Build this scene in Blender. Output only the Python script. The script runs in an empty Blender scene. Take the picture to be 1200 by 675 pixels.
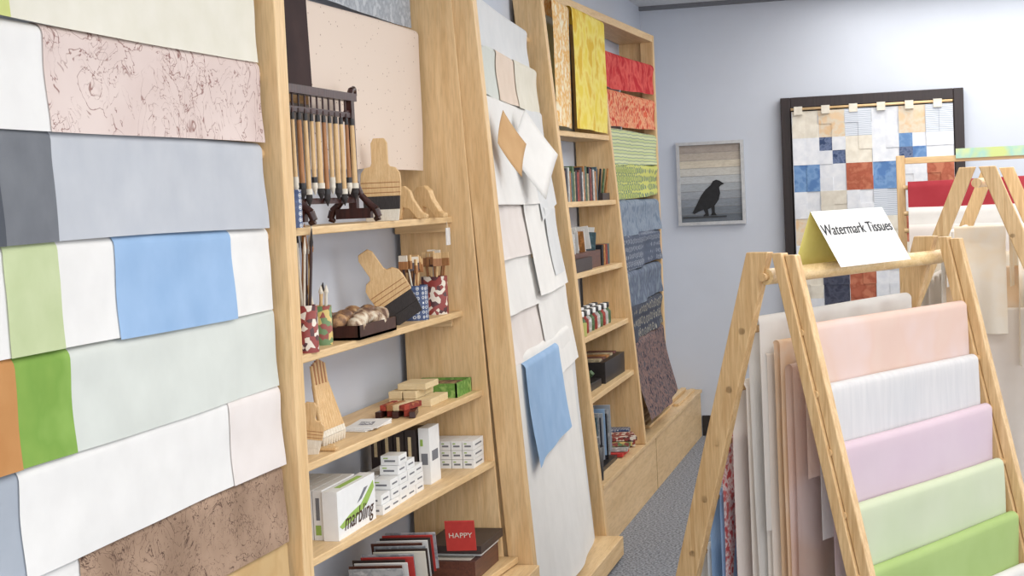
import bpy, bmesh, math, random
from mathutils import Vector, Matrix
random.seed(4)
scene=bpy.context.scene
COL=bpy.context.collection

# ---------------------------------------------------------------- materials
def lin(c):
    g=.3*c[0]+.59*c[1]+.11*c[2]; c=[x+(g-x)*.06 for x in c]
    return tuple(((x/255)/12.92 if x/255<=0.04045 else ((x/255+0.055)/1.055)**2.4) for x in c)+(1.0,)
MC={}
def mat(name,c1,c2=None,kind='paper',scale=8.0,rough=.8,axis=None,c3=None,bump=.15,metal=0,stretch=12,dens=.5):
    if name in MC: return MC[name]
    m=bpy.data.materials.new(name); m.use_nodes=True
    nt=m.node_tree; N=nt.nodes; L=nt.links
    b=N['Principled BSDF']; b.inputs['Roughness'].default_value=rough; b.inputs['Metallic'].default_value=metal
    if kind in('paper','leaf','mottle','carpet','speck','streak'): b.inputs['Specular IOR Level'].default_value=.15
    if c2 is None: c2=tuple(max(0,int(x*.95)) for x in c1)
    tc=N.new('ShaderNodeTexCoord'); mp=N.new('ShaderNodeMapping'); L.new(tc.outputs['Object'],mp.inputs[0])
    if axis:
        s=[stretch]*3; s[{'x':0,'y':1,'z':2}[axis]]=1.0
        mp.inputs['Scale'].default_value=s
    def ramp(src,stops,interp='LINEAR'):
        r=N.new('ShaderNodeValToRGB'); r.color_ramp.interpolation=interp
        e=r.color_ramp.elements
        while len(e)<len(stops): e.new(.5)
        for i,(p,c) in enumerate(stops): e[i].position=p; e[i].color=c
        L.new(src,r.inputs[0]); return r.outputs[0]
    def noise(sc,det=4,dist=0):
        n=N.new('ShaderNodeTexNoise'); n.inputs['Scale'].default_value=sc; n.inputs['Detail'].default_value=det; n.inputs['Distortion'].default_value=dist
        L.new(mp.outputs[0],n.inputs['Vector']); return n.outputs['Fac']
    C1,C2=lin(c1),lin(c2); C3=lin(c3) if c3 else C2
    K,Wt=(0,0,0,1),(1,1,1,1)
    hs=None
    if kind in('paper','wood','streak','mottle','carpet'):
        f=noise(scale,3 if kind=='mottle' else 6,.6 if kind=='wood' else 0)
        if kind=='mottle': col=ramp(f,[(.38,C1),(.5,C2),(.62,C3)])
        elif kind=='carpet': col=ramp(f,[(.4,C1),(.6,C2)])
        else: col=ramp(f,[(.3,C1),(.7,C2)])
        hs=f
        if kind=='wood':   # fine growth lines
            w=noise(scale*5,2,.2); r=ramp(w,[(.35,(.84,.82,.80,1)),(.55,Wt)])
            mx=N.new('ShaderNodeMixRGB'); mx.blend_type='MULTIPLY'; mx.inputs[0].default_value=.7; L.new(col,mx.inputs[1]); L.new(r,mx.inputs[2]); col=mx.outputs[0]
    elif kind=='leaf':   # plant fibres laid in the sheet
        base=ramp(noise(scale*.5,4),[(.35,C1),(.65,C2)])
        l1=ramp(noise(scale,3,2.2),[(.0,K),(.485,K),(.5,Wt),(.515,K),(1,K)])
        l2=ramp(noise(scale*1.7,2,3.0),[(.0,K),(.456,K),(.472,Wt),(.488,K),(1,K)])
        mk=ramp(noise(scale*.9,3),[(dens,K),(dens+.08,Wt)]); mk2=ramp(noise(scale*1.3,3,.5),[(dens-.02,K),(dens+.08,Wt)])
        def mul(a,c): 
            q=N.new('ShaderNodeMixRGB'); q.blend_type='MULTIPLY'; q.inputs[0].default_value=1; L.new(a,q.inputs[1]); L.new(c,q.inputs[2]); return q.outputs[0]
        a=mul(l1,mk); c=mul(l2,mk2); ad=N.new('ShaderNodeMixRGB'); ad.blend_type='ADD'; ad.inputs[0].default_value=1; L.new(a,ad.inputs[1]); L.new(c,ad.inputs[2])
        mx=N.new('ShaderNodeMixRGB'); L.new(ad.outputs[0],mx.inputs[0]); L.new(base,mx.inputs[1]); mx.inputs[2].default_value=C3
        col=mx.outputs[0]; hs=ad.outputs[0]
    elif kind=='speck':
        v=N.new('ShaderNodeTexVoronoi'); v.inputs['Scale'].default_value=scale; L.new(mp.outputs[0],v.inputs['Vector'])
        col=ramp(v.outputs['Distance'],[(.0,C2),(.07,C2),(.11,C1),(1,C1)]); hs=v.outputs['Distance']
    elif kind=='cells':
        v=N.new('ShaderNodeTexVoronoi'); v.inputs['Scale'].default_value=scale; L.new(mp.outputs[0],v.inputs['Vector'])
        sp=N.new('ShaderNodeSeparateColor'); L.new(v.outputs['Color'],sp.inputs[0])
        col=ramp(sp.outputs[0],[(.0,C1),(.45,C2),(.75,C3)],'CONSTANT'); hs=None
    elif kind=='rings':
        v=N.new('ShaderNodeTexVoronoi'); v.inputs['Scale'].default_value=scale; v.inputs['Randomness'].default_value=.15; L.new(mp.outputs[0],v.inputs['Vector'])
        col=ramp(v.outputs['Distance'],[(.0,C2),(.18,C1),(.3,C2),(.38,C3),(.5,C1)],'CONSTANT')
    elif kind=='stripes':
        w=N.new('ShaderNodeTexWave'); w.bands_direction='Z'; w.inputs['Scale'].default_value=scale; w.inputs['Distortion'].default_value=1.2; L.new(mp.outputs[0],w.inputs['Vector'])
        col=ramp(w.outputs['Fac'],[(.2,C1),(.5,C2),(.8,C3)])
    elif kind=='flat':
        col=ramp(noise(40,2),[(.2,C1),(.8,C2)])
    if kind in('paper','mottle'):   # soft handmade clouding
        r=ramp(noise(3.0,3,.4),[(.3,(.955,.955,.955,1)),(.7,Wt)])
        mx=N.new('ShaderNodeMixRGB'); mx.blend_type='MULTIPLY'; mx.inputs[0].default_value=1; L.new(col,mx.inputs[1]); L.new(r,mx.inputs[2]); col=mx.outputs[0]
    L.new(col,b.inputs['Base Color'])
    if name.endswith(('_tissue','_paper')):   # thin sheets let some light through
        tr=N.new('ShaderNodeBsdfTranslucent'); L.new(col,tr.inputs['Color']); ms=N.new('ShaderNodeMixShader'); ms.inputs[0].default_value=.30 if name.endswith('_tissue') else .12
        out=N['Material Output']; L.new(b.outputs[0],ms.inputs[1]); L.new(tr.outputs[0],ms.inputs[2]); L.new(ms.outputs[0],out.inputs['Surface'])
    if hs is not None and bump:
        bp=N.new('ShaderNodeBump'); bp.inputs['Strength'].default_value=bump; bp.inputs['Distance'].default_value=.004
        L.new(hs,bp.inputs['Height']); L.new(bp.outputs[0],b.inputs['Normal'])
    MC[name]=m; return m

WZ=mat('wood_upright',(234,199,147),(216,175,119),'wood',3.5,.5,'z',bump=.08)
WY=mat('wood_shelf',(236,203,152),(218,180,126),'wood',3.5,.5,'y',bump=.08)
WX=mat('wood_cross',(236,203,152),(218,180,126),'wood',3.5,.5,'x',bump=.08)
BAM=mat('bamboo_leg',(230,196,144),(200,158,104),'wood',5,.4,'z',bump=.06,stretch=18)
PLY=mat('plywood',(230,197,150),(214,179,129),'wood',2.5,.55,'y',bump=.05,stretch=7)
WHITE=mat('white_paper',(244,242,238),(238,236,232),'paper',14)
WTIS=mat('white_tissue',(244,242,238),(238,236,232),'paper',14)
CREAM=mat('cream_paper',(238,233,218),(231,226,208),'paper',14)
DARKW=mat('rosewood',(72,34,28),(46,22,19),'wood',8,.35,'z')
BLACK=mat('black_lacquer',(32,30,30),(42,38,37),'flat',rough=.4)
TAN=mat('pale_bamboo',(230,194,140),(210,166,108),'wood',20,.5,'z')
TAND=mat('dark_bamboo',(182,124,72),(156,100,54),'wood',20,.5,'z')
BRB=mat('black_bristle',(48,44,44),(66,60,58),'wood',60,.9,'z')
BRW=mat('white_bristle',(238,230,214),(215,204,184),'wood',60,.9,'z')

# ---------------------------------------------------------------- mesh builder
class B:
    def __init__(s,name): s.n=name; s.v=[]; s.f=[]; s.mi=[]; s.sm=[]; s.m=[]
    def _m(s,m):
        if m not in s.m: s.m.append(m)
        return s.m.index(m)
    def add(s,vs,fs,m,smooth=False):
        o=len(s.v); s.v+= [tuple(v) for v in vs]; k=s._m(m)
        for f in fs: s.f.append([i+o for i in f]); s.mi.append(k); s.sm.append(smooth)
    def hexa(s,p,m):
        s.add(p,[(3,2,1,0),(4,5,6,7),(0,1,5,4),(1,2,6,5),(2,3,7,6),(3,0,4,7)],m)
    def box(s,x0,x1,y0,y1,z0,z1,m):
        s.hexa([(x0,y0,z0),(x1,y0,z0),(x1,y1,z0),(x0,y1,z0),(x0,y0,z1),(x1,y0,z1),(x1,y1,z1),(x0,y1,z1)],m)
    def obox(s,c,hx,hy,hz,m,rot=None):
        rot=rot or Matrix.Identity(3); c=Vector(c); P=[]
        for z in(-1,1):
            for x,y in((-1,-1),(1,-1),(1,1),(-1,1)): P.append(c+rot@Vector((x*hx,y*hy,z*hz)))
        s.hexa(P,m)
    def tube(s,p0,p1,r0,r1,m,seg=12,cap=True):
        p0=Vector(p0);p1=Vector(p1);d=(p1-p0).normalized()
        a=d.orthogonal().normalized();b=d.cross(a); vs=[]
        for p,r in((p0,r0),(p1,r1)):
            for i in range(seg):
                t=2*math.pi*i/seg; vs.append(p+a*r*math.cos(t)+b*r*math.sin(t))
        s.add(vs,[(i,(i+1)%seg,seg+(i+1)%seg,seg+i) for i in range(seg)],m,True)
        if cap: s.add(vs,[tuple(range(seg))[::-1],tuple(range(seg,2*seg))],m)
    def chain(s,pts,rs,m,seg=10):
        for i in range(len(pts)-1): s.tube(pts[i],pts[i+1],rs[i],rs[i+1],m,seg)
    def lathe(s,o,prof,m,seg=20,rot=None):
        o=Vector(o); rot=rot or Matrix.Identity(3); vs=[]
        for r,z in prof:
            for i in range(seg):
                t=2*math.pi*i/seg; vs.append(o+rot@Vector((r*math.cos(t),r*math.sin(t),z)))
        fs=[]
        for k in range(len(prof)-1):
            for i in range(seg): fs.append((k*seg+i,k*seg+(i+1)%seg,(k+1)*seg+(i+1)%seg,(k+1)*seg+i))
        s.add(vs,fs,m,True); s.add(vs,[tuple(range(seg))[::-1],tuple(range((len(prof)-1)*seg,len(prof)*seg))],m)
    def prism(s,poly,fn,t,m):
        n=len(poly); vs=[fn(a,b,0) for a,b in poly]+[fn(a,b,t) for a,b in poly]
        s.add(vs,[tuple(range(n)),tuple(range(n,2*n))[::-1]]+[(i,n+i,n+(i+1)%n,(i+1)%n) for i in range(n)],m)
    def blob(s,c,rx,ry,rz,m,seed=0,rings=8,seg=12):
        rnd=random.Random(seed); vs=[]; ph=[rnd.uniform(0,6) for _ in range(4)]
        for i in range(rings+1):
            a=math.pi*i/rings
            for j in range(seg):
                t=2*math.pi*j/seg; k=1+.12*math.sin(3*t+ph[0])*math.sin(2*a+ph[1])+.08*math.sin(5*t+ph[2])
                vs.append((c[0]+rx*k*math.sin(a)*math.cos(t),c[1]+ry*k*math.sin(a)*math.sin(t),c[2]+rz*math.cos(a)))
        s.add(vs,[(i*seg+j,(i+1)*seg+j,(i+1)*seg+(j+1)%seg,i*seg+(j+1)%seg) for i in range(rings) for j in range(seg)],m,True)
    def done(s,bevel=0,solid=0,parent=None):
        me=bpy.data.meshes.new(s.n); me.from_pydata(s.v,[],s.f); 
        for m in s.m: me.materials.append(m)
        for p,k,q in zip(me.polygons,s.mi,s.sm): p.material_index=k; p.use_smooth=q
        bm=bmesh.new(); bm.from_mesh(me)
        bmesh.ops.recalc_face_normals(bm,faces=bm.faces); bm.to_mesh(me); bm.free()
        ob=bpy.data.objects.new(s.n,me); COL.objects.link(ob)
        if solid>.001: md=ob.modifiers.new('s','SOLIDIFY'); md.thickness=solid; md.offset=-1
        if bevel: md=ob.modifiers.new('b','BEVEL'); md.width=bevel; md.segments=2; md.limit_method='ANGLE'; md.angle_limit=math.radians(50)
        if parent: ob.parent=parent
        return ob
def empty(name,loc=(0,0,0)):
    e=bpy.data.objects.new(name,None); COL.objects.link(e); e.empty_display_size=.1; return e
def rotm(rx=0,ry=0,rz=0):
    return (Matrix.Rotation(rz,3,'Z')@Matrix.Rotation(ry,3,'Y')@Matrix.Rotation(rx,3,'X'))

def drape(b,o,e,n,s0,s1,z,r,front,back,m,tuck=0.0,wob=.004,ph=None,ns=36,fold=0,skew=0,curl=0):
    """sheet laid over a rod: o origin (x,y) of rod, e along, n outward."""
    ph=random.uniform(0,6) if ph is None else ph
    prof=[]
    for k in range(7): prof.append((-r,-r-back*(1-k/6),-1))
    for k in range(1,9):
        a=math.pi*(1-k/9); prof.append((r*math.cos(a),-r+r*math.sin(a),0))
    NF=12
    for k in range(NF+1):
        t=k/NF; prof.append((r-tuck*t**1.3-curl*math.sin(math.pi*min(1,t*1.15)),-r-front*t,t))
    vs=[]; np_=len(prof)
    for i in range(ns+1):
        q=i/ns; s=s0+(s1-s0)*q
        for (a,dz,t) in prof:
            w=0
            if t>0: w=wob*t*(math.sin(7*s+ph)+.5*math.sin(17*s+2*ph+2*t))+.0016*math.sin(6*s+5*t+ph)*min(1,3*t) + fold*t**.7*math.sin(38*s+ph+1.2*math.sin(9*s))
            if t<0 and fold: w=-fold*.6*math.sin(33*s+ph)
            zz=z+dz + .0025*math.sin(4*s+ph) + skew*(q-.5)*max(t,0)
            vs.append((o[0]+e[0]*s+n[0]*(a+w),o[1]+e[1]*s+n[1]*(a+w),zz))
    fs=[(i*np_+k,(i+1)*np_+k,(i+1)*np_+k+1,i*np_+k+1) for i in range(ns) for k in range(np_-1)]
    b.add(vs,fs,m,True)

# ---------------------------------------------------------------- room
WALL=mat('painted_wall',(207,213,224),(203,209,220),'paper',3,.9,bump=.02)
XL=-1.64
b=B('wall_left'); b.box(XL-.1,XL,-2,9.9,0,2.74,WALL); b.done()
b=B('wall_back'); b.box(XL,3.6,9.8,9.9,0,2.74,WALL); b.done()
b=B('wall_right'); b.box(3.6,3.7,-2,9.9,0,2.74,WALL); b.done()
b=B('wall_front'); b.box(XL,3.6,-2.1,-2,0,2.74,WALL); b.done()
CARP=mat('carpet_loop',(104,107,114),(158,161,168),'carpet',95,1,bump=.6)
b=B('floor'); b.box(XL-.1,3.7,-2.1,9.9,-.05,0,CARP); b.done()
b=B('ceiling'); b.box(XL-.1,3.7,-2.1,9.9,2.74,2.8,mat('ceiling_tile',(222,224,226),(205,208,212),'paper',60,.95)); b.done()
b=B('trim_1')
b.box(XL,3.6,9.76,9.8,2.715,2.74,mat('ceiling_trim',(120,122,128),None,'flat')); b.done()
b=B('baseboard_back'); b.box(-1.34,-.80,9.785,9.8,0,.13,BLACK); b.box(.34,3.6,9.785,9.8,0,.13,BLACK); b.done(bevel=.003)

# doorway with dark frame + patchwork curtain
FR=mat('dark_door_wood',(48,34,34),(34,24,25),'wood',6,.35,'z')
b=B('door_1')
b.box(-.775,-.715,9.735,9.797,0,2.11,FR); b.box(.255,.315,9.735,9.797,0,2.11,FR); b.box(-.715,.255,9.735,9.797,2.045,2.11,FR)
b.box(-.715,.255,9.780,9.797,0,2.045,mat('door_leaf',(52,44,46),(40,34,36),'wood',5,.5,'z')); b.done(bevel=.004)
Q={'W':mat('quilt_white',(232,234,238),(214,218,226),'paper',26),'C':mat('quilt_cream',(232,226,212),(216,208,192),'paper',26),
'O':mat('quilt_orange',(230,200,162),(222,210,190),'mottle',14,c3=(226,192,150)),'N':mat('quilt_navy',(82,98,134),(112,126,158),'mottle',30,c3=(60,76,112)),
'B':mat('quilt_blue',(104,142,192),(122,158,202),'mottle',16,c3=(88,126,180)),'R':mat('quilt_rust',(184,104,80),(168,90,68),'mottle',16,c3=(194,120,92)),
'P':mat('quilt_plaid',(212,218,226),(120,134,160),'stripes',14,c3=(214,220,228)),'D':mat('quilt_dark',(70,74,92),(86,90,108),'mottle',20,c3=(62,64,82))}
quilt=[['C','O','P','W','O','P'],['W','NWWN','C','W','BWNB','W'],['B','W','R','B','W','R'],['W','C','W','P','W','C'],['O','W','P','C','R','W'],
       ['W','P','O','W','C','B'],['C','D','R','W','W','O'],['W','D','R','C','D','W'],['B','R','W','D','W','R']]
b=B('patchwork_curtain')
def qv(i,j):
    x=-.705+.0795*i; z=2.02-.0825*j
    return (x,9.705+.008*math.sin(i*1.1)+.004*math.sin(j*.9),z)
for r,row in enumerate(quilt):
    for c,k in enumerate(row):
        kk=k if len(k)==4 else k*4
        for q in range(4):
            i=c*2+q%2; j=r*2+q//2
            p=[qv(i,j+1),qv(i+1,j+1),qv(i+1,j),qv(i,j)]
            b.add(p,[(0,1,2,3)],Q[kk[q]])
SEAM=mat('quilt_seam',(190,192,198),None,'flat')
for i in range(0,13,2):
    for j in range(18):
        a,c=qv(i,j),qv(i,j+1); b.hexa([(a[0]-.002,a[1]-.003,c[2]),(a[0]+.002,a[1]-.003,c[2]),(a[0]+.002,a[1]+.001,c[2]),(a[0]-.002,a[1]+.001,c[2]),(a[0]-.002,a[1]-.003,a[2]),(a[0]+.002,a[1]-.003,a[2]),(a[0]+.002,a[1]+.001,a[2]),(a[0]-.002,a[1]+.001,a[2])],SEAM)
for i in range(6):
    x=-.69+.1655*i; b.box(x,x+.05,9.69,9.712,2.0,2.05,Q['C'])
b.tube((-.712,9.702,2.035),(.252,9.702,2.035),.008,.008,WX)
b.done(solid=.004)

# framed raven print
SIL=mat('silver_frame',(206,208,210),(184,186,191),'flat',rough=.3,metal=.3)
b=B('framed_raven_print'); x0,x1,z0,z1=-1.44,-1.015,1.345,1.87
for a in((x0,x1,z0,z0+.02),(x0,x1,z1-.02,z1),(x0,x0+.02,z0+.02,z1-.02),(x1-.02,x1,z0+.02,z1-.02)): b.box(a[0],a[1],9.765,9.797,a[2],a[3],SIL)
cols=[(172,160,150),(190,178,164),(214,204,184),(206,204,196),(192,196,198),(172,178,184),(156,162,170),(136,144,154),(118,126,136),(102,110,120)]
h=(z1-z0-.04)/10
for i,c in enumerate(cols):
    b.box(x0+.02,x1-.02,9.782,9.79,z1-.02-h*(i+1),z1-.02-h*i,mat('print_strip_%d'%i,c,tuple(int(q*.94) for q in c),'wood',9,.7,'x',stretch=4))
    b.box(x0+.02,x1-.02,9.781,9.783,z1-.022-h*i,z1-.02-h*i,mat('strip_edge',(140,138,138),None,'flat'))
rv=[(848,217),(843,213),(839,211.5),(835,213),(832,218),(826,223),(820,231),(815,241),(810,250),(812,252),(818,249),(823,247),(825,252),(822,255),(829,255),(828,247),(832,245),(833,251),(831,254.5),(838,254.5),(836,251),(836,243),(841,236),(843,228),(842,221),(844,218.5)]
b.prism([(x0+.02+(u-797)*.0054,z0+.02+(262-v)*.0052) for u,v in rv],lambda a,c,t:(a,9.781-t,c),.003,mat('raven_ink',(24,24,26),(38,38,42),'flat'))
b.box(x0+.03,x1-.12,9.778,9.781,z0+.045,z0+.055,mat('perch_ink',(62,64,68),None,'flat'))
b.done()

# ---------------------------------------------------------------- near rack
b=B('near_paper_rack')
b.box(-1.475,-1.385,3.29,3.35,0,2.45,WZ)
b.box(-1.60,-1.475,3.325,3.35,0,2.45,WZ)
b.box(-1.60,-1.47,1.05,1.10,0,2.45,WZ); b.box(-1.47,-1.385,1.05,1.10,0,2.45,WZ)
rowz=[2.07,1.89,1.71,1.52,1.335,1.155,.975,.80,.62,.44]
for z in rowz: b.tube((-1.441,1.08,z-.026),(-1.441,3.30,z-.026),.013,.013,WY)
b.box(-1.60,-1.39,1.1,3.29,.05,.12,WY)
NEAR=b.done(bevel=.003)
PINKLEAF=mat('leaf_flecked_paper',(232,214,206),(219,198,190),'leaf',7,.85,c3=(150,108,100),dens=.43)
BROWNLEAF=mat('brown_fibre_paper',(182,152,128),(156,128,106),'leaf',13,.85,c3=(84,60,52),dens=.40)
GREY=mat('blue_grey_paper',(203,206,211),(192,196,203),'paper',10)
DGREY=mat('charcoal_paper',(128,131,136),(116,119,125),'paper',12)
VDG=mat('dark_slate_paper',(92,96,103),(80,84,92),'paper',12)
LIME=mat('lime_paper',(206,217,170),(195,208,157),'paper',12)
GREEN=mat('green_paper',(146,184,88),(130,170,74),'mottle',7,c3=(140,178,80))
BLUE=mat('sky_blue_paper',(162,194,230),(150,184,222),'paper',10)
SAGE=mat('pale_sage_paper',(223,227,219),(215,219,211),'paper',10)
ORNG=mat('orange_paper',(210,152,94),(199,139,82),'paper',10)
OFFP=mat('offwhite_pink_paper',(241,233,228),(234,225,219),'paper',10)
BG=mat('slate_blue_paper',(180,187,197),(169,178,189),'paper',10)
TANP=mat('tan_paper',(217,183,130),(206,169,116),'mottle',9,c3=(211,177,124))
YG=mat('yellowgreen_paper',(216,222,142),(208,214,132),'paper',10)
rows=[
 (2.07,[('cream_paper_sheet',1.2,3.255,CREAM,0),('yellow_green_paper_sheet',1.25,2.26,YG,.0025)]),
 (1.89,[('plain_white_paper_sheet',1.2,3.24,WHITE,0),('leaf_flecked_paper_sheet',2.36,3.262,PINKLEAF,.0025)]),
 (1.71,[('blue_grey_paper_sheet',1.2,3.258,GREY,.0),('charcoal_paper_sheet',1.4,2.365,DGREY,.0025),('dark_slate_paper_sheet',1.25,2.20,VDG,.005)]),
 (1.52,[('bright_white_paper_sheet',1.2,3.265,WHITE,0),('lime_paper_sheet',2.2,2.365,LIME,.0025),('sky_blue_paper_sheet',2.56,3.06,BLUE,.0025)]),
 (1.335,[('pale_sage_paper_sheet',1.2,3.275,SAGE,0),('green_paper_sheet',1.6,2.385,GREEN,.0025),('orange_paper_sheet',1.3,2.21,ORNG,.005)]),
 (1.155,[('slate_blue_paper_sheet',1.2,3.2,BG,0),('snow_white_paper_sheet',2.205,3.268,WHITE,.0025),('offwhite_pink_paper_sheet',3.0,3.275,OFFP,.005)]),
 (.975,[('soft_white_paper_sheet',1.2,3.25,WHITE,0),('brown_fibre_paper_sheet',2.375,3.27,BROWNLEAF,.0025)]),
 (.80,[('blush_paper_sheet',1.2,3.24,OFFP,0),('tan_paper_sheet',2.85,3.275,TANP,.0025)]),
 (.62,[('ivory_paper_sheet',1.2,3.26,CREAM,0)]),
 (.44,[('white_kozo_paper_sheet',1.2,3.26,WHITE,0)])]
for ri,(z,segs) in enumerate(rows):
    nz=rows[ri+1][0] if ri<len(rows)-1 else z-.3
    ph=ri*1.7
    for si,(nm,a,c,m,o) in enumerate(segs):
        b=B(nm)
        drape(b,(-1.441,0),(0,1),(1,0),a,c,z+o,.021+o,(z-nz)-.017-o+.003*si,.12,m,tuck=-.005,wob=.002,ph=ph,ns=90,curl=.001)
        b.done(parent=NEAR)

# ---------------------------------------------------------------- brush shelving
b=B('stationery_shelving')
shelf=[(1.51,-1.42,-1.44),(1.205,-1.42,-1.42),(.945,-1.42,-1.365),(.715,-1.42,-1.335),(.40,-1.40,-1.27)]
for z,xa,xb in shelf:
    b.hexa([(-1.63,3.36,z-.02),(xa,3.36,z-.02),(xb,4.79,z-.02),(-1.63,4.79,z-.02),(-1.63,3.36,z),(xa,3.36,z),(xb,4.79,z),(-1.63,4.79,z)],WY)
    b.box(-1.63,-1.45,4.765,4.785,z-.05,z-.02,WX)
b.hexa([(-1.62,4.787,0),(-1.30,4.787,0),(-1.30,4.798,0),(-1.62,4.798,0),(-1.62,4.787,2.45),(-1.42,4.787,2.45),(-1.42,4.798,2.45),(-1.62,4.798,2.45)],WZ)
b.box(-1.63,-1.60,3.36,4.78,1.845,1.87,WY); b.box(-1.63,-1.61,3.36,4.78,2.30,2.34,WY)
b.box(-1.60,-1.20,4.3,4.785,.31,.375,WY); b.box(-1.60,-1.22,4.32,4.34,0,.31,WZ); b.box(-1.60,-1.22,4.74,4.76,0,.31,WZ)
b.done(bevel=.003)
def leanboard(b,y0,y1,xl0,xl1,xr0,xr1,z0,z1,m):
    b.hexa([(xl0,y0,z0),(xr0,y0,z0),(xr0,y1,z0),(xl0,y1,z0),(xl1,y0,z1),(xr1,y0,z1),(xr1,y1,z1),(xl1,y1,z1)],m)
b=B('leaning_paper_rack')
leanboard(b,4.80,4.85,-1.285,-1.43,-1.20,-1.355,0,2.42,WZ)
leanboard(b,4.83,4.85,-1.50,-1.60,-1.285,-1.43,0,2.42,WZ)
leanboard(b,6.44,6.49,-1.415,-1.625,-1.305,-1.50,0,2.42,WZ)
wz=[2.26,2.10,1.92,1.545,1.37,1.185,1.03]
def fx(z,y):
    t=(y-4.85)/1.65; return (1-t)*(-1.235-.062*z)+t*(-1.33-.095*z)
for z in wz: b.tube((fx(z,4.86)-.03,4.84,z-.03),(fx(z,6.45)-.03,6.46,z-.03),.012,.012,WY)
b.box(-1.6,-1.24,4.87,6.44,.02,.10,WY); b.box(-1.33,-1.31,6.3,6.49,.0,.06,WY)
LEAN=b.done(bevel=.003)
PEACH=mat('peach_paper',(239,220,203),(231,211,192),'paper',10)
PGR=mat('pale_grey_paper',(231,232,232),(223,225,226),'paper',10)
def bay(name,y0,y1,z,front,m,off=0,tuck=0,back=.12,wob=.004,skew=0,curl=0,fold=0):
    b=B(name)
    xa=fx(z,4.85)-.03+off; xb=fx(z,6.5)-.03+off; dx=xb-xa; Ln=math.hypot(dx,1.65); e=(dx/Ln,1.65/Ln); n=(e[1],-e[0]); k=Ln/1.65
    drape(b,(xa,4.85),e,n,(y0-4.85)*k,(y1-4.85)*k,z,.022,front,back,m,tuck=tuck,wob=wob,skew=skew,ph=1.3,ns=60,curl=curl,fold=fold)
    b.done(parent=LEAN)
bay('white_tissue_sheet',4.87,6.3,2.26,.16,PGR,0,-.01,curl=.004)
bay('pale_sage_hanging_sheet',4.87,6.3,2.10,.165,SAGE,0,-.01,curl=.004)
bay('peach_hanging_sheet',5.36,6.33,2.10,.165,PEACH,.004,-.01,curl=.004)
bay('cream_hanging_sheet',5.76,6.38,2.10,.17,CREAM,.008,-.01,curl=.004)
bay('white_mulberry_sheet',4.87,6.3,1.92,.36,WHITE,0,-.045)
bay('grey_mulberry_sheet',5.92,6.38,1.92,.40,PGR,.006,-.05,skew=.06)
bay('ivory_hanging_sheet',4.88,6.2,1.545,.17,OFFP,.0,-.03)
bay('tall_white_sheet',5.55,6.33,1.56,.34,WHITE,.010,-.055)
bay('folded_white_sheet',6.0,6.30,1.53,.26,PGR,.02,-.035)
bay('short_white_sheet',4.88,5.62,1.37,.18,WHITE,.004,-.03)
bay('back_white_sheet',4.88,6.3,1.34,.20,PGR,-.02,-.03)
bay('short_ivory_sheet',4.88,5.70,1.185,.16,OFFP,.004,-.03)
bay('long_grey_sheet',5.6,6.36,1.20,.30,WHITE,.014,-.045)
bay('under_grey_sheet',5.0,6.38,1.02,.90,PGR,.016,-.06)
bay('long_white_sheet',4.88,6.22,1.03,.88,WHITE,.026,-.07,wob=.006)
bay('blue_tissue_sheet',5.03,5.80,1.0,.32,BLUE,.040,-.03,.05,skew=.03,wob=.006)
def sample(name,yc,zc,h,w,kx,m):
    b=B(name); vs=[];n=8
    for i in range(n+1):
        for j in range(n+1):
            p=(i-j)/n; q=(i+j)/n-1
            y=yc+p*w; z=zc+q*h; vs.append((fx(z,y)+.050+p*kx+.008*(p*p+q*q)-.02*q,y,z))
    b.add(vs,[(i*(n+1)+j,(i+1)*(n+1)+j,(i+1)*(n+1)+j+1,i*(n+1)+j+1) for i in range(n) for j in range(n)],m,True); b.done(solid=.0011,parent=LEAN)
sample('tan_paper_sample',5.10,1.745,.115,.12,.03,mat('kraft_tan',(206,166,118),(196,154,106),'paper',12))
sample('white_paper_sample',5.62,1.72,.17,.19,.06,WHITE)

# ---------------------------------------------------------------- far shelving + coloured rack + bench
b=B('wooden_bookcase')
fz=[1.855,1.535,1.22,.94,.68]
for z in fz:
    xf=-1.29-.12*z; b.hexa([(-1.63,6.5,z-.025),(xf,6.5,z-.025),(-1.335-.065*z,7.63,z-.025),(-1.63,7.63,z-.025),(-1.63,6.5,z),(xf,6.5,z),(-1.335-.065*z,7.63,z),(-1.63,7.63,z)],WY)
leanboard(b,7.63,7.67,-1.62,-1.635,-1.335,-1.495,.3,2.47,WZ)
b.box(-1.50,-1.425,8.92,8.97,.3,2.47,WZ); b.box(-1.63,-1.50,8.95,8.97,.3,2.47,WZ)
leanboard(b,6.50,6.53,-1.63,-1.635,-1.50,-1.52,.3,2.47,WZ)
b.hexa([(-1.63,6.5,2.43),(-1.53,6.5,2.43),(-1.425,8.97,2.43),(-1.63,8.97,2.43),(-1.63,6.5,2.47),(-1.53,6.5,2.47),(-1.425,8.97,2.47),(-1.63,8.97,2.47)],WY)
BOOK=b.done(bevel=.003)
b=B('plywood_bench'); b.box(-1.63,-1.345,6.55,9.78,.0,.278,PLY); b.box(-1.63,-1.335,6.535,9.785,.28,.299,PLY); b.box(-1.346,-1.3435,8.0,8.006,0,.278,mat('seam',(160,128,86),None,'flat')); b.done(bevel=.003)
b=B('wooden_battens'); 
for i,x in enumerate((-1.50,-1.455,-1.40)): b.box(x,x+.03,9.0,9.7,.30,.315+.008*(i==1),WY); b.box(x-.03,x,7.95+.1*i,8.88,.30,.315,WY)
b.done(bevel=.002)
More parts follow.
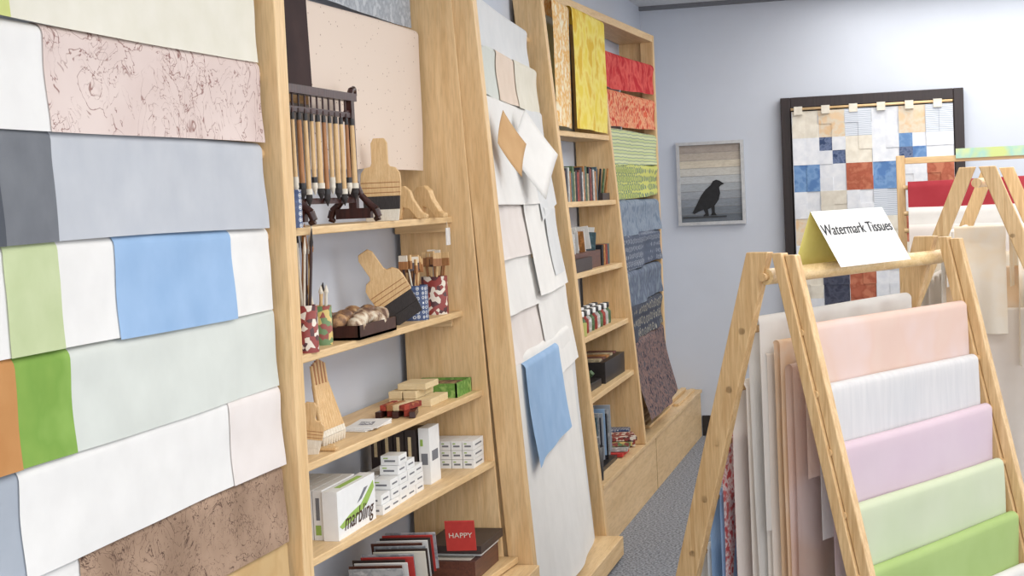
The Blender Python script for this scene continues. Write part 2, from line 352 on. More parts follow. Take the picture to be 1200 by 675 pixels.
def sheet(name,x0,y0,x1,y1,z0,z1,m,r=.02,wob=.004,parent=None,skew=0):
    b=B(name); dx,dy=x1-x0,y1-y0; Ln=math.hypot(dx,dy); e=(dx/Ln,dy/Ln)
    drape(b,(x0,y0),e,(e[1],-e[0]),0,Ln,z1,r,z1-z0-r,.05,m,wob=wob,skew=skew); return b.done(parent=parent)
YEL=mat('marbled_yellow_paper',(244,218,84),(250,232,126),'mottle',9,c3=(236,194,66))
ORL=mat('orange_leaf_paper',(250,230,186),(238,180,96),'mottle',22,c3=(250,238,208))
sheet('orange_blossom_paper_sheet',-1.50,6.56,-1.50,6.90,1.865,2.42,ORL,parent=BOOK,wob=.008)
sheet('marbled_yellow_paper_sheet',-1.485,6.90,-1.475,7.61,1.865,2.42,YEL,parent=BOOK,wob=.008)
far=[(2.30,mat('red_print_paper',(214,62,62),(230,98,90),'mottle',12,c3=(200,48,54))),(2.10,mat('coral_print_paper',(230,98,68),(242,180,136),'mottle',26,c3=(212,72,56))),
(1.90,mat('green_blue_print_paper',(200,210,150),(118,142,146),'stripes',9,c3=(212,218,166))),(1.725,mat('yellow_green_print_paper',(208,210,110),(160,178,90),'rings',22,c3=(100,126,118))),
(1.53,mat('slate_print_paper',(134,148,166),(150,162,178),'mottle',20,c3=(116,132,152))),(1.355,mat('navy_print_paper',(84,94,114),(160,166,176),'rings',26,c3=(96,106,126))),
(1.165,mat('steel_print_paper',(122,132,150),(102,112,132),'mottle',12,c3=(134,146,160))),(.985,mat('indigo_print_paper',(62,66,80),(172,166,148),'rings',16,c3=(78,84,98))),(.80,mat('burgundy_print_paper',(92,88,96),(156,124,114),'mottle',34,c3=(62,64,78)))]
for i,(z,m) in enumerate(far):
    b=B(m.name.replace('_paper','_sheet')); xa=-1.335-.065*z-.035; xb=-1.455
    dx=xb-xa;Ln=math.hypot(dx,1.2); e=(dx/Ln,1.2/Ln)
    fr=.155 if i<8 else .37
    drape(b,(xa,7.70),e,(e[1],-e[0]),0,Ln+.02,z,.030,fr,.05,m,tuck=.002 if i<8 else -.08,wob=.012,skew=.02,curl=.006)
    b.tube((xa,7.67,z-.035),(xb,8.92,z-.035),.01,.01,WY,8)
    b.done(parent=BOOK)

# ---------------------------------------------------------------- shelf goods
def hake(name,c,z,w=.11,h=.22,rx=0,ry=0,rz=0,br=BRB,br2=BRW):
    b=B(name); R=rotm(rx,ry,rz); o=Vector((c[0],c[1],z))
    def fn(a,q,t): return tuple(o+R@Vector((a,-.009+t,q)))
    k=h
    b.prism([(-.40*w,.0),(.40*w,.0),(.44*w,.14*k),(-.44*w,.14*k)],fn,.018,br2)
    b.prism([(-.44*w,.141*k),(.44*w,.141*k),(.46*w,.30*k),(-.46*w,.30*k)],fn,.018,br)
    b.prism([(-.48*w,.301*k),(.48*w,.301*k),(.50*w,.48*k),(.48*w,.58*k),(.38*w,.645*k),(.24*w,.66*k),(.20*w,.70*k),(.20*w,.94*k),(.13*w,k),(-.13*w,k),(-.20*w,.94*k),(-.20*w,.70*k),(-.24*w,.66*k),(-.38*w,.645*k),(-.48*w,.58*k),(-.50*w,.48*k)],fn,.022,TAN)
    for q in (.34,.40,.46): b.prism([(-.485*w,q*k),(.485*w,q*k),(.485*w,(q+.01)*k),(-.485*w,(q+.01)*k)],lambda a,q,t:fn(a,q,t-.001),.024,TAND)
    return b.done(bevel=.002)
b=B('calligraphy_brush_stand'); x=-1.47; ya,yb=3.50,3.97; zb=1.51; T=.335
for y in(ya,yb):
    b.box(x-.011,x+.011,y-.011,y+.011,zb+.03,zb+T,DARKW)
    b.box(x-.05,x+.05,y-.012,y+.012,zb+.012,zb+.04,DARKW)
    for sg in(-1,1):
        b.chain([(x+sg*.012,y,zb+.11),(x+sg*.022,y,zb+.075),(x+sg*.045,y,zb+.05),(x+sg*.062,y,zb+.035),(x+sg*.07,y,zb+.015),(x+sg*.058,y,zb+.007)],[.006,.009,.01,.011,.010,.006],DARKW,8)
    g=(1 if y>3.7 else -1)
    b.chain([(x,y,zb+T),(x,y+g*.02,zb+T+.025),(x,y+g*.04,zb+T+.03),(x,y+g*.05,zb+T+.012)],[.011,.009,.009,.006],DARKW,8)
    b.chain([(x,y,zb+T-.03),(x,y-g*.03,zb+T-.035),(x,y-g*.045,zb+T-.06)],[.005,.006,.004],DARKW,8)
b.box(x-.012,x+.012,ya-.03,yb+.03,zb+T-.005,zb+T+.016,DARKW)
b.box(x-.008,x+.008,ya,yb,zb+T-.05,zb+T-.037,DARKW)
b.box(x-.008,x+.008,ya,yb,zb+.055,zb+.07,DARKW)
for i in range(11): 
    y=ya+.03+i*(yb-ya-.06)/10
    b.tube((x,y,zb+T-.037),(x,y,zb+T-.005),.003,.003,DARKW,6)
for i in range(11):
    y=ya+.028+i*(yb-ya-.056)/10; L=.17+.03*((i*7)%3)/2; zt=zb+T-.042; xx=x+.016
    r=.0062+.0018*((i*5)%3)/2
    m=(TAN,TAND,TAN,TAN)[i%4]
    b.tube((xx,y,zt),(xx,y,zt-.012),.002,.003,DARKW,6)
    b.tube((xx,y,zt-.012),(xx,y,zt-.03),r*.8,r*.9,BLACK,8)
    b.tube((xx,y,zt-.03),(xx,y,zt-L),r*.8,r,m,8)
    b.tube((xx,y,zt-L),(xx,y,zt-L-.014),r*1.35,r*1.35,BLACK if i%2 else BRW,8)
    b.chain([(xx,y,zt-L-.014),(xx,y,zt-L-.026),(xx,y,zt-L-.045)],[r*1.2,r*1.3,.0008],BRB if i%3 else BRW,8)
b.done()
BLPAT=mat('blue_yuzen_print',(54,70,108),(226,226,222),'rings',70,c3=(70,92,134),rough=.5)
RDPAT=mat('red_yuzen_print',(146,58,52),(224,212,196),'cells',70,c3=(82,44,48),rough=.5)
GNPAT=mat('green_yuzen_print',(102,134,86),(208,182,106),'cells',80,c3=(150,72,62),rough=.5)
def cup(name,c,z,r,h,m,nb,bh,seed,kind=0):
    rnd=random.Random(seed); b=B(name)
    b.lathe((c[0],c[1],z),[(r,0),(r,h),(r*.92,h),(r*.92,.01)],m,20)
    for i in range(nb):
        a=rnd.uniform(0,6.28); q=r*.6*math.sqrt(rnd.random()); p=Vector((c[0]+q*math.cos(a),c[1]+q*math.sin(a),z+.012))
        t=Vector((rnd.uniform(-.022,.022),rnd.uniform(-.022,.022),h+bh*rnd.uniform(.6,.9)))
        rr=rnd.uniform(.003,.0045); mm=rnd.choice([TAN,TAND,DARKW,BRW])
        b.tube(p,p+t,rr,rr,mm,8)
        if kind==0: b.chain([p+t,p+t*1.04,p+t*1.18],[rr*1.3,rr*1.5,.001],rnd.choice([BRW,BRB,TAND]),8)
        else:
            R=rotm(0,0,rnd.uniform(-.6,.6)); b.obox(p+t*1.04,.014,.004,.012,rnd.choice([TAND,DARKW]),R); b.obox(p+t*1.04+Vector((0,0,.02)),.013,.0035,.010,rnd.choice([BRW,TAN]),R)
    return b.done()
cup('patterned_vase',(-1.425,3.42),1.51,.026,.09,BLPAT,0,0,1)
hake('flat_wash_brush',(-1.46,4.17),1.51,.115,.235,rz=.2)
b=B('wooden_brush_rest')
for k,(x,y,r) in enumerate(((-1.47,4.42,.1),(-1.46,4.58,-.2))):
    R=rotm(0,0,r)
    b.prism([(-.05,0),(-.02,0),(-.012,.035),(.006,.03),(.03,0),(.06,0),(.062,.012),(.045,.02),(.02,.06),(.012,.085),(-.005,.10),(-.03,.098),(-.045,.08),(-.05,.05)],lambda a,q,t,x=x,y=y,R=R:tuple(Vector((x,y,1.51+q))+R@Vector((a,t,0))),.03,TAN)
b.done(bevel=.003)
b=B('price_tag'); b.box(-1.437,-1.434,4.70,4.74,1.42,1.475,WHITE); b.tube((-1.436,4.72,1.475),(-1.438,4.72,1.495),.0008,.0008,BRW,6); b.done()
cup('pencil_brush_cup',(-1.44,3.51),1.205,.030,.115,RDPAT,12,.16,3)
cup('green_print_cup',(-1.475,3.70),1.205,.028,.10,GNPAT,4,.03,5)
b=B('pebble_tray'); 
b.box(-1.53,-1.41,3.80,4.10,1.205,1.212,DARKW)
for a in((-1.53,-1.525,3.80,4.10),(-1.415,-1.41,3.80,4.10),(-1.53,-1.41,3.80,3.805),(-1.53,-1.41,4.095,4.10)): b.box(a[0],a[1],a[2],a[3],1.205,1.243,DARKW)
for i in range(20):
    b.blob((-1.505+.033*(i%3)+random.uniform(-.006,.006),3.83+.044*(i//3)+random.uniform(-.01,.01),1.240+.012*(i%2)+.02*(i%4==0)),.026,.03,.023,mat('pebble_%d'%(i%3),[(206,176,130),(184,142,98),(222,208,184)][i%3],[(160,118,80),(134,100,76),(180,152,124)][i%3],'mottle',40,.4,c3=(110,82,66)),i)
b.done()
hake('round_hake_brush',(-1.43,4.27),1.222,.12,.235,rx=.1,ry=-.55,rz=.25,br=BRB,br2=BRB)
cup('blue_print_brush_cup',(-1.47,4.44),1.205,.046,.105,BLPAT,14,.05,8,1)
cup('red_print_brush_cup',(-1.47,4.66),1.205,.042,.12,RDPAT,12,.04,9,1)
b=B('bamboo_pan_brush')
for i in range(9):
    yy=3.66+.018*i; q=.0035*abs(i-4); yc=3.732
    b.tube((-1.475,yy,.985),(-1.50,yc+(yy-yc)*.6,1.10),.008,.0065,TAN,8)
    b.chain([(-1.475,yy,.985),(-1.472,yy,.97),(-1.47,yy,.9465)],[.008,.0095,.003],BRW,8)
    b.tube((-1.50,yc+(yy-yc)*.6,1.10),(-1.505,yc+(yy-yc)*.6,1.165-q),.0055,.0045,TAND if i%2 else TAN,8)
b.done()
hake('small_wash_brush',(-1.48,3.56),.945,.08,.13,ry=.15,rz=.3,br=BRW)
b=B('wooden_paddle'); b.prism([(-.03,0),(.03,0),(.035,.04),(.012,.07),(.01,.13),(-.01,.13),(-.012,.07),(-.035,.04)],lambda a,q,t:(-1.44+a*.8+t*.2,3.60+q*.3,.946+t+q*.04),.008,TAN); b.done(bevel=.002)
b=B('paper_pad'); 
for i in range(3): b.obox((-1.485+.004*i,4.0+.01*i,.947+.003*i),.045,.085,.0014,WHITE,rotm(0,0,.1*i-.1))
b.obox((-1.48,4.01,.9552),.02,.03,.0003,mat('pad_print',(130,130,136),None,'cells',200,c3=(230,230,230)),rotm(0,0,.2)); b.done()
REDI=mat('red_ink_box',(174,72,56),(130,54,46),'mottle',30,c3=(194,124,80)); CRM=mat('cream_soap',(232,210,166),(220,196,148),'wood',20,.6,'x')
b=B('ink_stick_boxes')
for i in range(5): b.obox((-1.50+.022*i,4.22+.03*(i%2),.955),.009,.06,.009,REDI if i%2 else DARKW,rotm(0,0,.06*i))
for i in range(4): b.obox((-1.49+.022*i,4.23,.973),.009,.055,.008,(REDI,TAND,CRM,REDI)[i],rotm(0,0,-.05*i))
b.done(bevel=.0015)
b=B('wooden_stamp_blocks')
for i in range(3):
    for j in range(2):
        for k in range(2 if i<2 else 1): b.box(-1.55+.046*i,-1.508+.046*i,4.40+.09*j,4.485+.09*j,.945+.024*k,.968+.024*k,CRM)
b.box(-1.53,-1.44,4.43,4.56,.993,1.012,CRM)
b.done(bevel=.002)
GB=mat('green_card_box',(122,164,76),(98,142,64),'mottle',40,c3=(150,184,98)); 
b=B('green_card_box'); 
for a in((-1.56,-1.555,4.60,4.77),(-1.40,-1.395,4.60,4.77),(-1.56,-1.395,4.60,4.605),(-1.56,-1.395,4.765,4.77)): b.box(a[0],a[1],a[2],a[3],.945,.99,GB)
b.box(-1.555,-1.40,4.605,4.765,.945,.982,mat('box_inner',(140,100,76),(104,72,58),'cells',60,c3=(176,150,106)))
b.done()
BW=mat('white_carton',(240,240,238),(233,233,231),'flat',rough=.5); GR=mat('green_brush_stroke',(160,192,90),(140,174,76),'flat'); PK=mat('pink_print',(200,110,136),None,'flat'); GRT=mat('grey_print',(120,122,128),None,'flat')
def carton(b,x0,x1,y0,y1,z0,z1,style=0):
    b.box(x0,x1,y0,y1,z0,z1,BW); g=.0008; w=x1-x0; h=z1-z0; d=y1-y0
    if style==1:
        b.prism([(.03,.28),(.3,.42),(.6,.5),(.95,.86),(.97,.70),(.75,.42),(.45,.28),(.1,.2)],lambda a,q,t:(x1+g*t,y0+a*d,z0+q*h),1,GR)
        b.prism([(.5,.55),(.62,.6),(.8,.8),(.7,.8)],lambda a,q,t:(x1+g*t,y0+a*d,z0+q*h),1,GRT)
        b.box(x0+.3*w,x0+.7*w,y0+.2*d,y0+.8*d,z1,z1+g,GR)
    if style==2:
        b.box(x0+.2*w,x0+.8*w,y0-g,y0,z0+.35*h,z0+.55*h,GRT); b.box(x0+.15*w,x0+.4*w,y0-g*1.2,y0,z0+.68*h,z0+.8*h,GR)
        b.box(x1,x1+g,y0+.2*d,y0+.8*d,z0+.4*h,z0+.58*h,GRT)
    if style==3:
        b.prism([(.2,.1),(.8,.1),(.8,.3),(.2,.3)],lambda a,q,t:(x0+a*w,y0-g*t,z0+q*h),1,GR); b.prism([(.3,.4),(.7,.4),(.7,.85),(.3,.85)],lambda a,q,t:(x0+a*w,y0-g*t,z0+q*h),1,(PK if int(x0*1000)%2 else GRT))
b=B('marbling_kit_boxes')
for i in range(5): carton(b,-1.60+.027*i,-1.575+.027*i,3.62,3.86,.715,.842,3)
carton(b,-1.463,-1.422,3.61,3.89,.715,.84,1)
KIT=b.done(bevel=.001)
t=bpy.data.curves.new('kit_label','FONT'); t.body='marbling'; t.size=.062; t.shear=.3; t.extrude=.0003; t.materials.append(DARKW)
to=bpy.data.objects.new('kit_label',t); to.location=(-1.4208,3.65,.733); to.rotation_euler=(math.pi/2,0,math.pi/2); COL.objects.link(to); to.parent=KIT
b=B('small_carton_stack')
for k,(n0,n1) in enumerate(((0,5),(0,5),(1,5),(2,4),(2,3))):
    for i in range(n0,n1):
        for j in range(2):
            y=3.93+.075*i+random.uniform(-.002,.002); x=-1.53+.058*j+random.uniform(-.002,.002)
            if k>=3 and j==0: continue
            carton(b,x,x+.054,y,y+.07,.715+.0275*k,.7415+.0275*k,2)
b.done(bevel=.001)
DB=mat('brown_black_box',(66,52,48),(52,42,40),'flat',rough=.5)
b=B('dark_gift_boxes')
for i in range(4): b.box(-1.60+.036*i,-1.567+.036*i,4.36,4.46,.715,.885-.004*(i%2),DB); b.box(-1.59+.036*i,-1.58+.036*i,4.359,4.36,.80,.86,CRM)
carton(b,-1.452,-1.418,4.37,4.47,.715,.885,2)
b.done(bevel=.001)
b=B('ink_carton_row')
for i in range(5):
    for k in range(3): 
        carton(b,-1.545+.037*i,-1.51+.037*i,4.64,4.76,.715+.029*k,.743+.029*k,2)
b.done(bevel=.001)
RC=mat('red_card',(204,60,52),(190,50,46),'flat'); SV=mat('silver_card',(172,176,180),(140,146,152),'mottle',30,.35,c3=(194,196,200)); BRN=mat('brown_tray',(108,64,50),(84,48,40),'wood',10,.4,'y')
b=B('greeting_card_tray')
b.box(-1.60,-1.36,3.95,4.33,.401,.44,BLACK)
for i in range(14):
    y=3.98+.026*i; b.obox((-1.46+random.uniform(-.02,.02),y,.50+.002*i),.075,.002,.062,(SV,BRN,WHITE,DB,RC,SV,CREAM,DB)[i%8],rotm(.35,0,.15))
b.done()
b=B('happy_card'); b.obox((-1.35,4.42,.55),.045,.003,.05,RC,rotm(.3,0,.15)); HC=b.done()
t=bpy.data.curves.new('card_text','FONT'); t.body='HAPPY'; t.size=.024; t.align_x='CENTER'; t.extrude=.0003
R3=rotm(.3,0,.15); mm=(R3@rotm(math.pi/2,0,0)).to_4x4(); mm.translation=Vector((-1.35,4.42,.55))+R3@Vector((0,-.0035,-.005))
to=bpy.data.objects.new('card_text',t); to.matrix_world=mm; t.materials.append(CREAM); COL.objects.link(to); to.parent=HC
b=B('brown_card_tray')
b.box(-1.52,-1.32,4.46,4.73,.401,.46,BRN); b.box(-1.51,-1.34,4.48,4.71,.46,.462,CREAM)
b.box(-1.50,-1.31,4.50,4.76,.475,.50,DB); b.box(-1.49,-1.32,4.53,4.74,.462,.475,WHITE); b.done(bevel=.002)
sheet('pink_handmade_paper_sheet',-1.545,3.83,-1.535,4.76,1.66,2.11,mat('pale_pink_paper',(236,217,200),(160,126,108),'speck',42,.9,bump=.05),wob=.008)
sheet('grey_speckled_paper_sheet',-1.56,3.83,-1.56,4.76,2.12,2.42,mat('grey_speckled_paper',(186,191,196),(164,169,176),'mottle',30,c3=(202,206,210)))
sheet('dark_brown_paper_sheet',-1.50,3.40,-1.50,3.72,1.86,2.40,mat('dark_brown_paper',(74,58,56),(62,50,50),'paper',10))

pal=[mat('goods_%d'%i,c,tuple(int(x*.8) for x in c),'mottle',50,.5) for i,c in enumerate([(70,72,82),(176,76,66),(204,186,150),(92,120,130),(218,218,214),(130,84,74),(54,54,60),(102,130,92),(204,140,80)])]
b=B('row_of_notebooks')
y=6.60; i=0
while y<7.36:
    w=random.choice([.02,.03,.04]); hh=random.uniform(.12,.165); b.obox((-1.53,y+w/2,1.535+hh/2),.055,w/2-.001,hh/2,pal[(i*4+1)%9],None); y+=w; i+=1
b.done(bevel=.001)
b=B('pen_tray'); b.box(-1.58,-1.46,7.42,7.6,1.535,1.57,DB)
for i in range(9): b.tube((-1.57+.012*i,7.44+.014*i,1.56),(-1.585+.015*i,7.46+.018*i,1.69),.007,.005,pal[i],8)
b.done()
b=B('envelope_tray'); b.box(-1.60,-1.46,6.60,7.30,1.22,1.30,BRN)
b.box(-1.455,-1.44,6.62,7.0,1.22,1.28,DB)
for i in range(14): b.obox((-1.53+random.uniform(-.02,.02),6.64+.048*i,1.335+random.uniform(-.01,.03)),.05,.003,.055,WHITE if i%4 else pal[i%9],rotm(random.uniform(-.3,.3),random.uniform(-.1,.1),0))
for i in range(4): b.obox((-1.50,7.36+.05*i,1.27),.04,.02,.05,pal[(i*2+6)%9])
b.done()
b=B('ink_bottle_row')
for i in range(12):
    for j in range(2):
        c=(-1.51+.055*j,6.63+.066*i,.94); b.lathe(c,[(.02,0),(.023,.01),(.023,.06),(.012,.072),(.012,.078)],pal[(i*3+j)%9],12); b.lathe((c[0],c[1],.94+.078),[(.016,0),(.016,.022),(.012,.024)],BLACK if i%2 else BW,12)
b.done()
b=B('price_card'); b.obox((-1.425,6.60,.975),.03,.002,.03,YG,rotm(-.2,0,.1)); b.done()
b=B('black_storage_tray'); b.box(-1.60,-1.42,6.6,7.0,.68,.715,BLACK); b.box(-1.60,-1.41,7.05,7.55,.68,.78,BLACK)
for i in range(10): b.obox((-1.50+.02*(i%3),6.63+.036*i,.735),.012,.014,.022,pal[(i*2)%9],rotm(.2,.1*i,0))
for i in range(5): b.obox((-1.51,7.1+.09*i,.785),.07,.035,.006,pal[(i*3+2)%9])
b.done(bevel=.002)
b=B('packaged_tool_rack'); b.box(-1.58,-1.40,6.75,7.2,.30,.32,BLACK)
for i in range(9): b.obox((-1.49,6.79+.045*i,.43+.014*(i%3)),.075,.006,.11,(BG,pal[3],SV,pal[0],BG,BLUE,pal[6],SV,BG)[i],rotm(.12,0,.1))
b.done()
b=B('black_wire_bin'); b.lathe((-1.41,6.66,.30),[(.05,0),(.055,.15),(.051,.15),(.046,.01)],BLACK,20)
for i in range(6): b.obox((-1.41+.02*math.cos(i),6.66+.02*math.sin(i),.42),.02,.002,.07,(SV,BG,pal[0])[i%3],rotm(.1,0,i))
b.done()
b=B('red_book_stack')
for i in range(4): b.obox((-1.44+.01*i,7.32+.03*i,.312+.021*i),.06,.09,.009,(RC,pal[4],GNPAT,RDPAT)[i],rotm(0,0,.1*i))
b.done(bevel=.001)
b=B('patterned_cushion_box'); b.obox((-1.48,7.62,.33),.09,.10,.028,RDPAT,rotm(0,0,.2)); b.obox((-1.49,7.62,.375),.08,.09,.014,BLPAT,rotm(0,0,.1)); b.done(bevel=.004)

# ---------------------------------------------------------------- A-frame racks
class Fr:
    def __init__(s,o,d): s.o=o; L=math.hypot(*d); s.d=(d[0]/L,d[1]/L); s.n=(s.d[1],-s.d[0])
    def p(s,a,off,z): return (s.o[0]+s.d[0]*a+s.n[0]*off,s.o[1]+s.d[1]*a+s.n[1]*off,z)
def leg(b,F,a0,a1,ot,ob_,w,zt,m,z0=0):
    wt=w/2
    b.hexa([F.p(a0,ob_-wt,z0),F.p(a0,ob_+wt,z0),F.p(a1,ob_+wt,z0),F.p(a1,ob_-wt,z0),F.p(a0,ot-wt,zt),F.p(a0,ot+wt,zt),F.p(a1,ot+wt,zt),F.p(a1,ot-wt,zt)],m)
F1=Fr((-.41,4.38),(.46,.84))
rack=B('bamboo_a_frame_rack')
LN=.96
for s in(0,LN):
    leg(rack,F1,s,s+.03,-.022,-.445,.074,1.375,BAM)
    leg(rack,F1,s-.005,s+.03,.045,.365,.034,1.372,BAM); leg(rack,F1,s+.005,s+.035,.082,.402,.034,1.366,BAM)
    rack.tube(F1.p(s-.012,0.0,1.305),F1.p(s+.045,0.0,1.305),.012,.012,BAM,12)
rack.tube(F1.p(0.01,0,1.305),F1.p(LN+.06,0,1.305),.023,.023,mat('bamboo_rod',(232,202,150),(216,182,122),'wood',4,.4,'y'),16)
rz=[1.17,1.0,.84,.67,.50,.34]
def offr(z): return .065+.232*(1.37-z)
def offl(z): return -.022-.308*(1.37-z)
for z in rz:
    rack.tube(F1.p(-.0,offr(z),z-.02),F1.p(LN+.03,offr(z),z-.02),.011,.011,BAM,10)
    rack.tube(F1.p(-.0,offl(z),z-.02),F1.p(LN+.03,offl(z),z-.02),.011,.011,BAM,10)
AF=rack.done(bevel=.003)
PK1=mat('peach_watermark_tissue',(241,218,203),(239,210,195),'mottle',2.5,c3=(241,220,214))
STR=mat('white_striped_tissue',(234,233,233),(224,224,225),'streak',5,axis='z',stretch=10)
rcols=[('peach_tissue_sheet',PK1),('striped_white_tissue_sheet',STR),('pink_tissue_sheet',mat('lilac_pink_tissue',(234,214,224),(230,208,220),'paper',6)),
('pale_lime_tissue_sheet',mat('pale_lime_tissue',(224,233,202),(218,229,194),'paper',6)),('green_tissue_sheet',mat('light_green_tissue',(188,213,138),(180,206,128),'paper',6)),('bottom_white_tissue_sheet',WTIS)]
for k,(z,(nm,m)) in enumerate(zip(rz,rcols)):
    b=B(nm); o=F1.p(0,offr(z),0)[:2]
    drape(b,o,F1.d,F1.n,.05,.94-.01*(k%2),z,.021,.30 if z>.4 else .25,min(.42,z-.1),m,wob=.006); b.done(parent=AF)
REDP=mat('red_white_tissue',(206,90,92),(240,228,226),'mottle',40,c3=(216,114,112))
PEA2=mat('orange_peach_tissue',(246,216,180),(247,227,204),'mottle',5,c3=(243,205,164))
WARM=mat('warm_white_tissue',(247,240,232),(242,234,225),'paper',10)
BTIS=mat('blue_tissue',(162,194,230),(150,184,222),'paper',10)
lc=[('white_back_tissue_sheet',WTIS,.72),('cream_back_tissue_sheet',WARM,.62),('red_print_tissue_sheet',REDP,.5),('blue_back_tissue_sheet',BTIS,.45),('pale_back_tissue_sheet',WTIS,.35),('navy_tissue_sheet',mat('navy_tissue',(66,72,108),(56,60,94),'paper',9),.22)]
for z,(nm,m,ln) in zip([1.19]+rz[1:],lc):
    b=B(nm); o=F1.p(0,offl(z)-.0,0)[:2]
    drape(b,o,F1.d,(-F1.n[0],-F1.n[1]),.05,.93,z,.022,min(ln,z-.08),min(.6,z-.1),m,wob=.010,fold=.006,ns=80,skew=.12); b.done(parent=AF)
for k,(o,z,m,nm) in enumerate(((-.015,1.12,PEA2,'orange_inner_tissue_sheet'),(.025,1.05,PK1,'peach_inner_tissue_sheet'),(-.06,1.08,WARM,'white_inner_tissue_sheet'))):
    b=B(nm); oo=F1.p(0,o,0)[:2]; drape(b,oo,F1.d,F1.n,.07,.9,z,.012,.85,.8,m,wob=.006,fold=.007,ns=80,skew=.1); b.done(parent=AF)
sg=empty('folded_shelf_sign')
CARD=mat('white_card',(240,238,234),(234,232,228),'flat')
b=B('white_face'); s0,s1=.25,.66
b.add([F1.p(s0+.03,.0775,1.315),F1.p(s1+.03,.0775,1.315),F1.p(s1,0,1.48),F1.p(s0,0,1.48)],[(0,1,2,3)],CARD); b.done(parent=sg)
b=B('yellow_face'); b.add([F1.p(s0,-.065,1.31),F1.p(s1,-.065,1.31),F1.p(s1,-.001,1.48),F1.p(s0,-.001,1.48)],[(0,1,2,3)],mat('yellow_card',(240,228,130),(234,222,118),'flat')); b.done(parent=sg)
up=(Vector(F1.p(0,0,1.48))-Vector(F1.p(0,.0775,1.315))).normalized(); dd=Vector((F1.d[0],F1.d[1],0)); nn=dd.cross(up)
t=bpy.data.curves.new('sign_text','FONT'); t.body='Watermark Tissues'; t.size=.05; t.align_x='CENTER'; t.extrude=.0004
t.materials.append(mat('marker_ink',(40,40,44),None,'flat'))
to=bpy.data.objects.new('sign_text',t); M=Matrix((dd,up,nn)).transposed().to_4x4(); M.translation=Vector(F1.p((s0+s1)/2+.01,.0338,1.408))+nn*.0015
to.matrix_world=M; COL.objects.link(to); to.parent=sg

F2=Fr((.23,6.0),(.12,.99))
b=B('wooden_a_frame_stand')
for s in(0,1.05):
    leg(b,F2,s,s+.03,-.03,-.70,.06,1.60,BAM); leg(b,F2,s,s+.03,.04,.66,.06,1.60,BAM)
b.tube(F2.p(0,0,1.54),F2.p(1.08,0,1.54),.018,.018,BAM,12)
zz=[1.36,1.18,1.0,.82,.64]
for z in zz:
    for sgn,k in((1,.39),(-1,.42)):
        q=sgn*(.03+k*(1.6-z)); b.tube(F2.p(0,q,z-.02),F2.p(1.08,q,z-.02),.009,.009,BAM,8)
AF2=b.done(bevel=.003)
CP=mat('cream_peach_tissue',(245,237,222),(245,230,206),'mottle',5,c3=(243,237,226))
# the near end of each sheet is turned across the stand so the cream folds face the aisle
for i,z in enumerate(zz):
    for sgn,k in((1,.39),(-1,.42)):
        q=sgn*(.03+k*(1.6-z)); bb=B('cream_tissue_sheet' if sgn>0 else 'ivory_tissue_sheet')
        o=F2.p(0,q,0)[:2]; n=(F2.n[0]*sgn,F2.n[1]*sgn)
        drape(bb,o,F2.d,n,.06,1.0,z,.013,.5,.2,(CP,WTIS,WARM,PEA2,WTIS)[(i+(sgn<0))%5],wob=.006,fold=.008,ns=80); bb.done(parent=AF2)
for k,(w,zt,ln,m) in enumerate(((.16,1.38,.40,CP),(.28,1.06,.9,WARM),(.20,1.22,.55,PEA2))):
    bb=B('folded_end_tissue_sheet'); zr=zt; oo=F2.p(.10+.05*k,0,0)[:2]
    wmax=.8*(.03+.39*(1.6-zt))
    drape(bb,oo,F2.n,(-F2.d[0],-F2.d[1]),-wmax,wmax,zt,.010,ln,.05,m,wob=.008,fold=.012,ns=80); bb.done(parent=AF2)
b=B('gift_wrap_rail_rack')
b.box(-.07,-.03,7.48,7.52,0,1.68,WZ); b.box(1.35,1.39,7.48,7.52,0,1.68,WZ); b.box(-.03,1.35,7.485,7.515,1.64,1.67,WX)
for z in(1.56,1.44,1.36,1.22): b.tube((-.04,7.47-.16*(1.68-z),z-.03),(1.36,7.47-.16*(1.68-z),z-.03),.011,.011,WX,8)
b.box(-.07,-.03,7.2,7.48,0,.03,WZ); b.box(1.35,1.39,7.2,7.48,0,.03,WZ)
RR=b.done(bevel=.003)
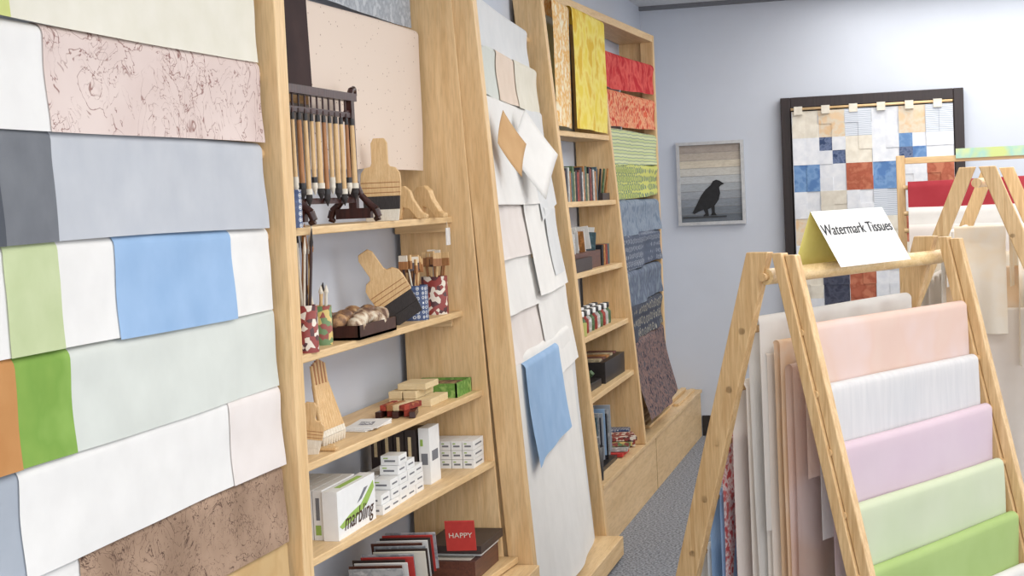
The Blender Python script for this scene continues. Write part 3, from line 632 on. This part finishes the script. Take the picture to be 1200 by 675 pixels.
for z,ln,m,nm in((1.56,.12,mat('crimson_paper',(190,66,76),(176,56,66),'paper',8),'crimson_paper_sheet'),(1.44,.1,WHITE,'white_wrap_sheet'),(1.36,.15,OFFP,'ivory_wrap_sheet'),(1.22,1.0,CP,'cream_wrap_sheet')):
    b=B(nm); drape(b,(-.02,7.47-.16*(1.68-z)),(1,0),(0,-1),0,1.35,z,.028,ln,.1,m,wob=.004,fold=.006 if ln>.5 else 0,ns=80); b.done(parent=RR)
b=B('rail_label'); b.box(.20,.62,7.473,7.482,1.655,1.70,mat('label_green',(204,218,140),(166,210,196),'mottle',6,c3=(222,228,146))); b.done(parent=RR)

# ---------------------------------------------------------------- lights
def area(name,loc,rot,sx,sy,e,col=(1,1,1)):
    l=bpy.data.lights.new(name,'AREA'); l.shape='RECTANGLE'; l.size=sx; l.size_y=sy; l.energy=e; l.color=col
    o=bpy.data.objects.new(name,l); o.location=loc; o.rotation_euler=rot; COL.objects.link(o)
for i,y in enumerate((.6,3.4,6.2,8.8)):
    area('ceiling_light',(.9,y,2.72),(0,0,0),2.8,1.5,(56,48,58,60)[i],(1,.975,.935))
area('front_fill_light',(1.2,-1.9,1.6),(math.radians(90),0,0),4.2,2.0,90,(.98,.985,1))  # added soft fill behind the camera; the front wall has no window
area('side_fill_light',(3.5,4.0,1.4),(math.radians(90),0,math.radians(90)),6.0,1.8,66,(.985,.985,1))  # broad fill added at the right wall to light the shelves frontally, no window
w=bpy.data.worlds.new('world'); scene.world=w; w.use_nodes=True; w.node_tree.nodes['Background'].inputs[0].default_value=(.8,.85,.95,1); w.node_tree.nodes['Background'].inputs[1].default_value=.5
scene.view_settings.view_transform='Standard'; scene.view_settings.exposure=0

# ---------------------------------------------------------------- camera
yaw,pit,rol=0.25546284598802277,0.056021065090528996,-0.04529309728771914
Fv=Vector((-math.sin(yaw)*math.cos(pit),math.cos(yaw)*math.cos(pit),-math.sin(pit))); R=Vector((math.cos(yaw),math.sin(yaw),0)); U=R.cross(Fv)
c,s=math.cos(rol),math.sin(rol); R2=c*R+s*U; U2=-s*R+c*U
M=Matrix((R2,U2,-Fv)).transposed().to_4x4(); M.translation=(0,0,1.55)
cd=bpy.data.cameras.new('camera'); cd.sensor_width=36; cd.lens=1811.73/1200*36; cd.clip_start=.05
co=bpy.data.objects.new('camera',cd); co.matrix_world=M; COL.objects.link(co); scene.camera=co
